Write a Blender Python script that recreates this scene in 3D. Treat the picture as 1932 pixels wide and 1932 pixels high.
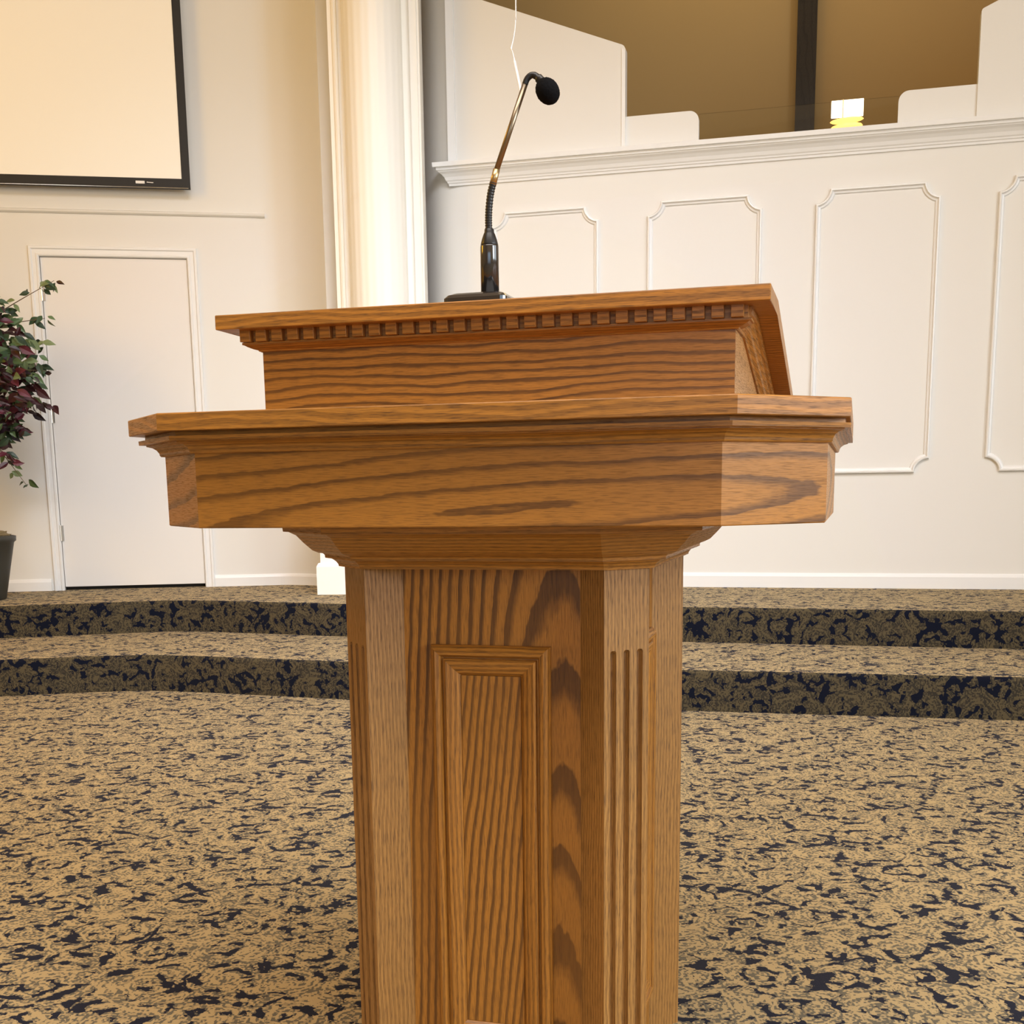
import bpy, bmesh, math, random
from mathutils import Vector, Matrix, noise as mnoise
PI = math.pi
SC = bpy.context.scene
for o in list(bpy.data.objects):
    bpy.data.objects.remove(o)
COL = SC.collection

# ------------------------------------------------------------------ camera
cam_d = bpy.data.cameras.new('camera')
cam = bpy.data.objects.new('camera', cam_d)
COL.objects.link(cam)
R_ = Vector((0.99991286, -0.00232657, -0.01299444))
D_ = Vector((-0.01320107, -0.17622582, -0.98426124))
F_ = Vector((0.0, 0.98434701, -0.17624118))
m = Matrix(((R_.x, -D_.x, -F_.x, 0), (R_.y, -D_.y, -F_.y, 0), (R_.z, -D_.z, -F_.z, 0.965), (0, 0, 0, 1)))
cam.matrix_world = m
cam_d.sensor_width = 36
cam_d.sensor_height = 36
cam_d.sensor_fit = 'HORIZONTAL'
cam_d.lens = 2250.0 / 1932 * 36
cam_d.shift_y = (1325.5 - 966) / 1932
cam_d.clip_start = 0.05
SC.camera = cam

# ------------------------------------------------------------------ world, lights, exposure
w = bpy.data.worlds.new('world')
SC.world = w
w.use_nodes = True
w.node_tree.nodes['Background'].inputs[0].default_value = (0.75, 0.85, 1.0, 1)
w.node_tree.nodes['Background'].inputs[1].default_value = 0.6
SC.view_settings.view_transform = 'Standard'
SC.view_settings.look = 'None'
SC.view_settings.gamma = 1
SC.view_settings.use_curve_mapping = False
SC.view_settings.exposure = 0.0


def area(name, loc, aim, sx, sy, power, color, spread=PI):
    l = bpy.data.lights.new(name, 'AREA')
    l.shape = 'RECTANGLE'
    l.size, l.size_y = sx, sy
    l.energy = power
    l.color = color
    l.spread = spread
    o = bpy.data.objects.new(name, l)
    COL.objects.link(o)
    o.location = loc
    o.rotation_euler = (Vector(aim) - Vector(loc)).to_track_quat('-Z', 'Y').to_euler()
    return o


COOL = (0.80, 0.90, 1.0)
WARM = (1.0, 0.66, 0.30)
# daylight through the two windows of the right wall, added fills at the doors behind, warm ceiling lamps
area('window_light', (5.86, 0.9, 2.85), (0, 3.4, 1.4), 2.4, 3.3, 110, (0.86, 0.95, 1.0))
area('window_light', (5.86, -2.5, 2.85), (0, 3.0, 1.4), 2.4, 3.3, 340, (0.88, 0.95, 1.0))
area('door_light', (-0.5, -3.86, 1.35), (0, 6, 1.0), 4.0, 2.2, 12, (1.0, 0.90, 0.75))  # added fill from behind the camera to brighten the stage walls
area('door_floor_light', (-0.5, -3.86, 1.35), (0, 7.5, 0.0), 4.0, 2.2, 3, (0.45, 0.72, 1.0), math.radians(40))  # second added fill, aimed low to cool the foot of the walls
area('stage_wash_light', (0.6, 1.8, 6.05), (-0.4, 7.2, 0.0), 2.4, 0.8, 56, (0.84, 0.88, 1.0), math.radians(56))
area('ceiling_light', (0.0, -0.4, 6.1), (0.0, -0.4, 0), 6.0, 3.4, 390, (0.98, 0.92, 0.88))
area('amber_window_light', (-5.9, 3.5, 3.5), (0, 6.5, 3.0), 3.0, 2.0, 180, (1.0, 0.54, 0.04))  # added amber fill for the upper walls; the left wall has no window
area('choir_ceiling_light', (2.0, 9.6, 6.1), (2.0, 9.6, 0), 3.0, 1.0, 28, (1.0, 0.76, 0.38))


# ------------------------------------------------------------------ materials
class NT:
    def __init__(s, name):
        s.m = bpy.data.materials.new(name)
        s.m.use_nodes = True
        s.t = s.m.node_tree
        s.b = s.t.nodes['Principled BSDF']

    def n(s, kind, **kw):
        x = s.t.nodes.new(kind)
        for k, v in kw.items():
            setattr(x, k, v)
        return x

    def put(s, sock, v):
        if isinstance(v, bpy.types.NodeSocket):
            s.t.links.new(v, sock)
        elif isinstance(v, (tuple, list)) and len(v) == 3 and sock.type == 'RGBA':
            sock.default_value = (*v, 1)
        else:
            sock.default_value = v

    def math(s, op, a, b=0.0, c=0.0, clamp=False):
        x = s.n('ShaderNodeMath', operation=op, use_clamp=clamp)
        for i, v in enumerate((a, b, c)):
            s.put(x.inputs[i], v)
        return x.outputs[0]

    def comb(s, x, y, z=0.0):
        c = s.n('ShaderNodeCombineXYZ')
        for i, v in enumerate((x, y, z)):
            s.put(c.inputs[i], v)
        return c.outputs[0]

    def noise(s, vec, scale, detail=2.0, rough=0.5, dist=0.0):
        x = s.n('ShaderNodeTexNoise')
        s.put(x.inputs['Vector'], vec)
        x.inputs['Scale'].default_value = scale
        x.inputs['Detail'].default_value = detail
        x.inputs['Roughness'].default_value = rough
        x.inputs['Distortion'].default_value = dist
        return x.outputs[0]

    def ramp(s, fac, stops, interp='LINEAR'):
        x = s.n('ShaderNodeValToRGB')
        x.color_ramp.interpolation = interp
        e = x.color_ramp.elements
        while len(e) > 1:
            e.remove(e[-1])
        for i, (p, c) in enumerate(stops):
            el = e[0] if i == 0 else e.new(p)
            el.position = p
            el.color = (c, c, c, 1) if not isinstance(c, tuple) else (*c, 1)
        s.put(x.inputs[0], fac)
        return x.outputs[0]

    def mix(s, fac, a, b, mode='MIX'):
        x = s.n('ShaderNodeMix', data_type='RGBA', blend_type=mode)
        s.put(x.inputs[0], fac)
        s.put(x.inputs[6], a)
        s.put(x.inputs[7], b)
        return x.outputs[2]

    def bump(s, h, strength, dist):
        x = s.n('ShaderNodeBump')
        x.inputs['Strength'].default_value = strength
        x.inputs['Distance'].default_value = dist
        s.put(x.inputs['Height'], h)
        s.put(s.b.inputs['Normal'], x.outputs[0])

    def set(s, **kw):
        for k, v in kw.items():
            s.put(s.b.inputs[k.replace('_', ' ')], v)
        return s.m


def paint(name, col, rough=0.5, var=0.02, spec=0.35):
    t = NT(name)
    g = t.n('ShaderNodeNewGeometry').outputs['Position']
    nz = t.noise(g, 3.0, 3)
    f = t.math('MULTIPLY', t.math('SUBTRACT', nz, 0.5), var * 4)
    c = t.mix(t.math('ADD', 0.5, f), tuple(x * (1 - var) for x in col), tuple(min(1, x * (1 + var)) for x in col))
    fine = t.noise(g, 260.0, 2)
    t.bump(fine, 0.06, 0.002)
    return t.set(Base_Color=c, Roughness=rough, Specular_IOR_Level=spec)


def plain(name, col, rough=0.4, metal=0.0, spec=0.5, emis=None, es=0.0, coat=0.0):
    t = NT(name)
    g = t.n('ShaderNodeNewGeometry').outputs['Position']
    nz = t.noise(g, 40.0, 2)
    c = t.mix(nz, tuple(x * 0.92 for x in col), tuple(min(1, x * 1.08) for x in col))
    t.set(Base_Color=c, Roughness=rough, Metallic=metal, Specular_IOR_Level=spec, Coat_Weight=coat)
    if emis:
        t.set(Emission_Color=emis, Emission_Strength=es)
    return t.m


OAK_L = (0.52, 0.218, 0.034)
OAK_D = (0.092, 0.035, 0.009)


def oak(name, freq, contrast=0.9, off=(0.0, 0.0), k=0.07, warp=0.7, light=OAK_L, dark=OAK_D, tilt=0.0, rough=0.38, width=0.6):
    t = NT(name)
    uv = t.n('ShaderNodeUVMap').outputs[0]
    sp = t.n('ShaderNodeSeparateXYZ')
    t.put(sp.inputs[0], uv)
    u, v = sp.outputs[0], sp.outputs[1]
    wn = t.noise(t.comb(t.math('MULTIPLY', u, 3.2), t.math('MULTIPLY', v, 9.0), off[0]), 1.0, 2, 0.45)
    wn2 = t.noise(t.comb(t.math('MULTIPLY', u, 26.0), t.math('MULTIPLY', v, 60.0), off[1]), 1.0, 2, 0.6)
    vv = t.math('ADD', t.math('ADD', v, off[1]), t.math('MULTIPLY', u, tilt))
    uu = t.math('MULTIPLY', t.math('ADD', u, off[0]), k)
    r = t.math('SQRT', t.math('ADD', t.math('MULTIPLY', vv, vv), t.math('MULTIPLY', uu, uu)))
    ph = t.math('ADD', t.math('MULTIPLY', r, freq), t.math('MULTIPLY', wn, warp * 3.0))
    ph = t.math('ADD', ph, t.math('MULTIPLY', wn2, 0.28))
    saw = t.math('FRACT', ph)
    line = t.ramp(saw, [(0.0, 0.10), (width * 0.6, 0.0), (width, 0.05), (min(width + 0.22, 0.93), 0.95), (0.955, 1.0), (1.0, 0.10)])
    # pores: fine dark streaks along the grain, ganged in the dark rings
    p = t.noise(t.comb(t.math('MULTIPLY', u, 34.0), t.math('MULTIPLY', v, 900.0)), 1.0, 2, 0.6)
    pore = t.ramp(p, [(0.0, 0.0), (0.50, 0.0), (0.60, 1.0)])
    fib = t.noise(t.comb(t.math('MULTIPLY', u, 9.0), t.math('MULTIPLY', v, 240.0)), 1.0, 3, 0.6)
    big = t.noise(t.comb(t.math('MULTIPLY', u, 2.0), t.math('MULTIPLY', v, 7.0), 3.3), 1.0, 2)
    c = t.mix(t.math('MULTIPLY', line, contrast), light, dark)
    c = t.mix(t.math('MULTIPLY', pore, t.math('ADD', 0.45, t.math('MULTIPLY', line, 0.3))), c, tuple(x * 0.7 for x in dark))
    c = t.mix(t.math('MULTIPLY', t.math('SUBTRACT', fib, 0.35), 0.9, clamp=True), c, tuple(x * 0.62 for x in light))
    c = t.mix(t.math('MULTIPLY', t.math('SUBTRACT', big, 0.4), 1.2, clamp=True), c, tuple(x * 0.6 for x in light))
    t.bump(t.math('SUBTRACT', 1.0, t.math('ADD', t.math('MULTIPLY', pore, 0.7), t.math('MULTIPLY', line, 0.3))), 0.12, 0.0006)
    return t.set(Base_Color=c, Roughness=t.math('ADD', rough, t.math('MULTIPLY', pore, 0.2)), Coat_Weight=0.2, Coat_Roughness=0.18, Specular_IOR_Level=0.4)


def carpet(name, tan, grey, navy, scale=1.0, thr=(0.44, 0.54), grey_at=0.47):
    t = NT(name)
    uv = t.n('ShaderNodeUVMap').outputs[0]
    mp = t.n('ShaderNodeMapping')
    mp.inputs['Scale'].default_value = (scale, scale, scale)
    t.put(mp.inputs[0], uv)
    uvs = mp.outputs[0]
    # warp the coordinates so that leaf edges come out ragged
    wx = t.n('ShaderNodeTexNoise')
    t.put(wx.inputs['Vector'], uvs)
    wx.inputs['Scale'].default_value = 16.0
    wx.inputs['Detail'].default_value = 2.0
    sb = t.n('ShaderNodeVectorMath', operation='SUBTRACT')
    t.put(sb.inputs[0], wx.outputs['Color'])
    sb.inputs[1].default_value = (0.5, 0.5, 0.5)
    sc = t.n('ShaderNodeVectorMath', operation='SCALE')
    t.put(sc.inputs[0], sb.outputs[0])
    sc.inputs['Scale'].default_value = 0.055
    ad = t.n('ShaderNodeVectorMath', operation='ADD')
    t.put(ad.inputs[0], uvs)
    t.put(ad.inputs[1], sc.outputs[0])
    P = ad.outputs[0]
    # scrolls: polar coordinates around the nearest scroll eye
    vo = t.n('ShaderNodeTexVoronoi', voronoi_dimensions='2D', feature='F1')
    t.put(vo.inputs['Vector'], P)
    vo.inputs['Scale'].default_value = 6.3
    vo.inputs['Randomness'].default_value = 0.42
    df = t.n('ShaderNodeVectorMath', operation='SUBTRACT')
    t.put(df.inputs[0], P)
    t.put(df.inputs[1], vo.outputs['Position'])
    ds = t.n('ShaderNodeSeparateXYZ')
    t.put(ds.inputs[0], df.outputs[0])
    ang = t.math('ARCTAN2', ds.outputs[1], ds.outputs[0])
    rad = vo.outputs['Distance']
    cid = t.n('ShaderNodeSeparateColor')
    t.put(cid.inputs[0], vo.outputs['Color'])
    ph = t.math('MULTIPLY', cid.outputs[0], 6.28)
    sgn = t.math('SUBTRACT', t.math('MULTIPLY', t.math('GREATER_THAN', cid.outputs[1], 0.5), 2.0), 1.0)
    spiral = t.math('SINE', t.math('ADD', t.math('ADD', t.math('MULTIPLY', ang, sgn), ph), t.math('MULTIPLY', rad, 23.0)))
    lobes = t.math('SINE', t.math('ADD', t.math('MULTIPLY', ang, 5.0), t.math('MULTIPLY', rad, 19.0)))
    mid = t.noise(uvs, 34.0, 3, 0.6)
    lowf = t.noise(P, 11.0, 1, 0.5)
    ve = t.n('ShaderNodeTexVoronoi', voronoi_dimensions='2D', feature='DISTANCE_TO_EDGE')
    t.put(ve.inputs['Vector'], P)
    ve.inputs['Scale'].default_value = 15.0
    edge = t.math('MULTIPLY', ve.outputs['Distance'], 7.0, clamp=True)      # 0 on leaf outlines
    h = t.math('ADD', t.math('MULTIPLY', spiral, 0.13), t.math('MULTIPLY', lobes, 0.09))
    h = t.math('ADD', h, t.math('MULTIPLY', t.math('SUBTRACT', mid, 0.5), 1.15))
    h = t.math('ADD', h, t.math('MULTIPLY', t.math('SUBTRACT', lowf, 0.5), 1.2))
    h = t.math('ADD', h, t.math('MULTIPLY', edge, 0.26))
    h = t.math('ADD', h, 0.42)
    # heather threads: curved bands around the same eyes
    gn = t.noise(P, 24.0, 3, 0.6)
    arcs = t.math('SINE', t.math('ADD', t.math('MULTIPLY', rad, 62.0), t.math('MULTIPLY', ang, sgn)))
    g2 = t.math('ADD', t.math('MULTIPLY', arcs, 0.12), gn)
    fine = t.n('ShaderNodeTexWhiteNoise', noise_dimensions='2D')
    sn = t.n('ShaderNodeVectorMath', operation='SNAP')
    t.put(sn.inputs[0], uv)
    sn.inputs[1].default_value = (0.0048, 0.0058, 1)
    t.put(fine.inputs['Vector'], sn.outputs[0])
    fw = t.math('SUBTRACT', fine.outputs[0], 0.5)
    h1 = t.math('ADD', h, t.math('MULTIPLY', fw, 0.05))
    h2 = t.math('ADD', h, t.math('MULTIPLY', fw, 0.30))
    isnavy = t.math('LESS_THAN', h1, thr[0])
    isgrey = t.math('MAXIMUM', t.math('LESS_THAN', h2, thr[1]), t.math('LESS_THAN', t.math('ADD', g2, t.math('MULTIPLY', fw, 0.22)), grey_at))
    # woven heather in the grey threads
    heather = t.mix(t.math('GREATER_THAN', fine.outputs[0], 0.55), grey, tuple(a * 0.6 + b * 0.4 for a, b in zip(tan, grey)))
    c = t.mix(isgrey, tan, heather)
    c = t.mix(isnavy, c, navy)
    sh = t.noise(uv, 420.0, 2)
    c = t.mix(t.math('MULTIPLY', sh, 0.25), c, tuple(x * 0.5 for x in navy), 'MIX')
    t.bump(t.math('ADD', sh, t.math('MULTIPLY', fine.outputs[0], 0.8)), 0.35, 0.004)
    return t.set(Base_Color=c, Roughness=0.95, Specular_IOR_Level=0.05, Sheen_Weight=0.06, Sheen_Roughness=0.5, Sheen_Tint=(1.0, 0.9, 0.75))


M = {}
M['wall'] = paint('wall_paint', (0.77, 0.765, 0.735), 0.55)
M['trim'] = paint('white_trim_paint', (0.82, 0.83, 0.83), 0.35)
M['column'] = paint('column_white_paint', (0.93, 0.91, 0.84), 0.4)
M['door'] = paint('door_paint', (0.80, 0.785, 0.76), 0.4)
M['brown'] = paint('choir_tan_paint', (0.50, 0.35, 0.16), 0.6)
M['ceiling'] = paint('ceiling_paint', (0.72, 0.58, 0.38), 0.7)
M['beam'] = oak('dark_beam_wood', 30, 0.8, (0.4, 0.3), light=(0.030, 0.022, 0.016), dark=(0.012, 0.009, 0.007), rough=0.6)
M['carpet'] = carpet('scroll_carpet', (0.54, 0.405, 0.21), (0.165, 0.145, 0.105), (0.012, 0.015, 0.032))
M['carpet_riser'] = carpet('riser_carpet', (0.105, 0.083, 0.046), (0.040, 0.035, 0.027), (0.006, 0.008, 0.018), 0.85, (0.475, 0.61), 0.50)  # same carpet as the treads, the risers' shade put into darker colours
M['black'] = plain('black_plastic', (0.012, 0.012, 0.013), 0.35)
M['black_satin'] = plain('black_satin_metal', (0.018, 0.018, 0.020), 0.16, 0.0, 0.8, coat=0.6)
M['foam'] = plain('black_foam', (0.006, 0.006, 0.007), 0.95, 0, 0.1)
M['chrome'] = plain('dark_chrome', (0.30, 0.24, 0.17), 0.32, 1.0)
M['brass'] = plain('brass', (0.60, 0.45, 0.24), 0.35, 1.0)
M['steel'] = plain('brushed_steel', (0.62, 0.60, 0.55), 0.3, 1.0)
M['screen'] = paint('screen_white', (0.98, 0.97, 0.91), 0.6)
M['screen_black'] = plain('screen_black', (0.010, 0.009, 0.008), 0.6)
M['white_plastic'] = plain('white_plastic', (0.85, 0.85, 0.84), 0.4)
M['pot'] = plain('dark_pot', (0.040, 0.040, 0.034), 0.5)
M['moss'] = plain('moss', (0.20, 0.15, 0.07), 0.95)
M['bark'] = plain('bark', (0.12, 0.08, 0.05), 0.85)
M['dark'] = plain('dark_gap', (0.02, 0.018, 0.015), 0.8)


def leafmat(name, cols):
    t = NT(name)
    uv = t.n('ShaderNodeUVMap').outputs[0]
    sp = t.n('ShaderNodeSeparateXYZ')
    t.put(sp.inputs[0], uv)
    c = t.ramp(sp.outputs[0], [(i / len(cols), c) for i, c in enumerate(cols)], 'CONSTANT')
    return t.set(Base_Color=c, Roughness=0.45)


M['leaf_green'] = leafmat('green_leaves', [(0.035, 0.075, 0.03), (0.02, 0.045, 0.022), (0.10, 0.17, 0.07), (0.05, 0.10, 0.05), (0.16, 0.22, 0.10)])
M['leaf_red'] = leafmat('burgundy_leaves', [(0.045, 0.008, 0.014), (0.025, 0.006, 0.010), (0.10, 0.015, 0.03), (0.05, 0.012, 0.015), (0.018, 0.008, 0.012)])


def glassmat():
    t = NT('clear_glass')
    tr = t.n('ShaderNodeBsdfTransparent')
    tr.inputs[0].default_value = (0.97, 0.98, 0.97, 1)
    gl = t.n('ShaderNodeBsdfGlossy')
    gl.inputs['Roughness'].default_value = 0.02
    fr = t.n('ShaderNodeFresnel')
    fr.inputs[0].default_value = 1.45
    mx = t.n('ShaderNodeMixShader')
    t.put(mx.inputs[0], fr.outputs[0])
    t.put(mx.inputs[1], tr.outputs[0])
    t.put(mx.inputs[2], gl.outputs[0])
    t.put(t.t.nodes['Material Output'].inputs[0], mx.outputs[0])
    return t.m


M['glass'] = glassmat()
M['lamp_white'] = plain('lit_lamp_shade', (0.9, 0.85, 0.7), 0.5, emis=(1.0, 0.90, 0.62), es=3.0)  # glow stands in for a bright reflection in the choir glass
M['lamp_gold'] = plain('lit_lamp_bowl', (0.9, 0.7, 0.3), 0.5, emis=(1.0, 0.66, 0.16), es=1.3)  # emission paints the golden part of that reflection


# ------------------------------------------------------------------ mesh helpers
def link(name, bm, mat, parent=None, smooth=False):
    me = bpy.data.meshes.new(name)
    bm.normal_update()
    bm.to_mesh(me)
    bm.free()
    if smooth is not None:
        for p in me.polygons:
            p.use_smooth = smooth
    if mat:
        me.materials.append(mat)
    o = bpy.data.objects.new(name, me)
    COL.objects.link(o)
    if parent:
        o.parent = parent
    return o


def tag(o, label=None, cat=None, group=None, kind=None):
    if label:
        o['label'] = label
    if cat:
        o['category'] = cat
    if group:
        o['group'] = group
    if kind:
        o['kind'] = kind
    return o


def struct(name, bm, mat, parent=None, smooth=False):
    o = link(name, bm, mat, parent, smooth)
    if not parent:
        o['kind'] = 'structure'
    return o


def empty(name, loc=(0, 0, 0), rz=0.0):
    o = bpy.data.objects.new(name, None)
    COL.objects.link(o)
    o.location = loc
    o.rotation_euler = (0, 0, rz)
    o.empty_display_size = 0.1
    return o


def grain(bm, g=(1, 0, 0), off=(0, 0)):
    """metre UVs: U runs along the grain g, V across it"""
    uvl = bm.loops.layers.uv.verify()
    g = Vector(g).normalized()
    bm.normal_update()
    for f in bm.faces:
        n = f.normal
        a = g
        if abs(n.dot(g)) > 0.9:
            a = Vector((0, 0, 1)) if abs(g.z) < 0.5 else Vector((1, 0, 0))
        a = (a - n * n.dot(a)).normalized()
        b = n.cross(a)
        if b.length > 0:
            b.normalize()
        for l in f.loops:
            c = l.vert.co
            l[uvl].uv = (c.dot(a) + off[0], c.dot(b) + off[1])
    return bm


def box(bm, x0, x1, y0, y1, z0, z1, bev=0.0):
    vs = [bm.verts.new((x, y, z)) for z in (z0, z1) for x, y in ((x0, y0), (x1, y0), (x1, y1), (x0, y1))]
    q = [(3, 2, 1, 0), (4, 5, 6, 7), (0, 1, 5, 4), (1, 2, 6, 5), (2, 3, 7, 6), (3, 0, 4, 7)]
    fs = [bm.faces.new([vs[i] for i in f]) for f in q]
    if bev:
        es = list({e for f in fs for e in f.edges})
        bmesh.ops.bevel(bm, geom=es, offset=bev, segments=2, affect='EDGES', profile=0.5)
    return bm


def prism(bm, poly, lo, hi, axis='z', bev=0.0):
    """extrude a polygon; axis z: poly in xy, y: poly in xz, x: poly in yz"""
    def P(a, b, t):
        return {'z': (a, b, t), 'y': (a, t, b), 'x': (t, a, b)}[axis]
    A = [bm.verts.new(P(a, b, lo)) for a, b in poly]
    B = [bm.verts.new(P(a, b, hi)) for a, b in poly]
    n = len(poly)
    fs = [bm.faces.new(A[::-1]), bm.faces.new(B)]
    for i in range(n):
        fs.append(bm.faces.new((A[i], A[(i + 1) % n], B[(i + 1) % n], B[i])))
    if bev:
        es = list({e for f in fs for e in f.edges})
        bmesh.ops.bevel(bm, geom=es, offset=bev, segments=2, affect='EDGES', profile=0.5)
    bmesh.ops.recalc_face_normals(bm, faces=bm.faces)
    return bm


def chamfer_rect(cx, cy, hx, hy, c, df=0.0, dc=0.0, ds=0.0):
    """chamfered rectangle, counter-clockwise, each side pushed out: df front/back, ds sides, dc chamfers"""
    X, Y = hx + ds, hy + df
    # chamfer line: |x|+|y| = hx+hy-c + dc*sqrt2
    s = hx + hy - c + dc * math.sqrt(2)
    a, b = s - Y, s - X   # x where front meets chamfer, y where side meets chamfer
    pts = [(-a, -Y), (a, -Y), (X, -b), (X, b), (a, Y), (-a, Y), (-X, b), (-X, -b)]
    return [(cx + x, cy + y) for x, y in pts]


def rings(bm, loops, cap_lo=True, cap_hi=True, sharp_uv=True, gx=True):
    """join successive closed rings [(pts, z)...] bottom to top with metre UVs running along the ring"""
    uvl = bm.loops.layers.uv.verify()
    V = [[bm.verts.new((x, y, z)) for x, y in pts] for pts, z in loops]
    n = len(V[0])
    per = [0.0]
    base = loops[-1][0]
    for i in range(n):
        a, b = base[i], base[(i + 1) % n]
        per.append(per[-1] + math.hypot(a[0] - b[0], a[1] - b[1]))
    s = 0.0
    for k in range(len(V) - 1):
        d = (V[k][0].co - V[k + 1][0].co).length
        for i in range(n):
            j = (i + 1) % n
            vs = (V[k][i], V[k][j], V[k + 1][j], V[k + 1][i])
            f = bm.faces.new(vs)
            us = (per[i], per[i + 1], per[i + 1], per[i])
            vv = (s, s, s + d, s + d)
            for l, uu, v in zip(f.loops, us, vv):
                l[uvl].uv = (uu, v)
        s += d
    for flag, ring, rev in ((cap_lo, V[0], True), (cap_hi, V[-1], False)):
        if flag:
            f = bm.faces.new(ring[::-1] if rev else ring)
            for l in f.loops:
                l[uvl].uv = (l.vert.co.x, l.vert.co.y)
    return bm


def tube(bm, pts, r, seg=12, caps=True):
    pts = [Vector(p) for p in pts]
    rs = r if isinstance(r, (list, tuple)) else [r] * len(pts)
    prev = None
    up = Vector((0.3, 0.9, 0.1))
    for i, p in enumerate(pts):
        t = (pts[min(i + 1, len(pts) - 1)] - pts[max(i - 1, 0)]).normalized()
        a = t.cross(up)
        if a.length < 1e-3:
            a = t.cross(Vector((1, 0, 0)))
        a.normalize()
        b = t.cross(a).normalized()
        ring = [bm.verts.new(p + (a * math.cos(2 * PI * k / seg) + b * math.sin(2 * PI * k / seg)) * rs[i]) for k in range(seg)]
        if prev:
            for k in range(seg):
                bm.faces.new((prev[k], prev[(k + 1) % seg], ring[(k + 1) % seg], ring[k]))
        elif caps:
            bm.faces.new(ring[::-1])
        prev = ring
    if caps:
        bm.faces.new(prev)
    bmesh.ops.recalc_face_normals(bm, faces=bm.faces)
    return bm


def lathe(bm, prof, seg=32, c=(0, 0), fl=None):
    """fl: optional function(angle, r, z) -> r for fluting"""
    prev = None
    for r, z in prof:
        ring = []
        for k in range(seg):
            a = 2 * PI * k / seg
            rr = fl(a, r, z) if fl else r
            ring.append(bm.verts.new((c[0] + rr * math.cos(a), c[1] + rr * math.sin(a), z)))
        if prev:
            for k in range(seg):
                bm.faces.new((prev[k], prev[(k + 1) % seg], ring[(k + 1) % seg], ring[k]))
        else:
            bm.faces.new(ring[::-1])
        prev = ring
    bm.faces.new(prev)
    return bm


def smooth_path(pts, n=6):
    P = [Vector(p) for p in pts]
    out = []
    for i in range(len(P) - 1):
        p0, p1, p2, p3 = P[max(i - 1, 0)], P[i], P[i + 1], P[min(i + 2, len(P) - 1)]
        for k in range(n):
            t = k / n
            out.append(0.5 * ((2 * p1) + (p2 - p0) * t + (2 * p0 - 5 * p1 + 4 * p2 - p3) * t * t + (3 * p1 - p0 - 3 * p2 + p3) * t ** 3))
    out.append(P[-1])
    return out


# ------------------------------------------------------------------ the place: frames of the two stage walls
PH = 0.36                      # stage height
CEIL = 6.2
OA, AA = Vector((-1.994, 7.839, 0)), math.radians(9.438)      # left stage wall
OW, AW = Vector((1.065, 7.338, 0)), math.radians(-14.676)     # right stage wall (choir parapet)


def frame_bm(bm, O, a):
    bmesh.ops.transform(bm, matrix=Matrix.Translation(O) @ Matrix.Rotation(a, 4, 'Z'), verts=bm.verts)
    return bm


def onA(bm):
    return frame_bm(bm, OA, AA)


def onW(bm):
    return frame_bm(bm, OW, AW)


def worldW(s, off=0.0, z=0.0):
    """point on the right stage wall: s along it, off metres in front (towards the room)"""
    return Matrix.Translation(OW) @ Matrix.Rotation(AW, 4, 'Z') @ Vector((s, -off, z))


def worldA(s, off=0.0, z=0.0):
    return Matrix.Translation(OA) @ Matrix.Rotation(AA, 4, 'Z') @ Vector((s, -off, z))


# ------------------------------------------------------------------ floor and stage steps
def planar_uv(bm):
    uvl = bm.loops.layers.uv.verify()
    for f in bm.faces:
        for l in f.loops:
            l[uvl].uv = (l.vert.co.x, l.vert.co.y)
    return bm


bm = bmesh.new()
box(bm, -6.0, 6.0, -4.0, 12.0, -0.12, 0.0)
struct('floor', planar_uv(bm), M['carpet'])

EDGE_HI = [(-6.0, 6.60), (-2.90, 6.625), (-2.45, 6.74), (-1.98, 6.868), (-1.75, 6.83), (-0.94, 6.516), (0.885, 6.09), (2.437, 5.646), (6.0, 4.62)]
EDGE_LO = [(-6.0, 5.70), (-2.485, 5.75), (-2.05, 5.84), (-1.80, 5.862), (-1.50, 5.78), (-0.807, 5.537), (0.749, 5.133), (2.094, 4.811), (6.0, 3.88)]


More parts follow.
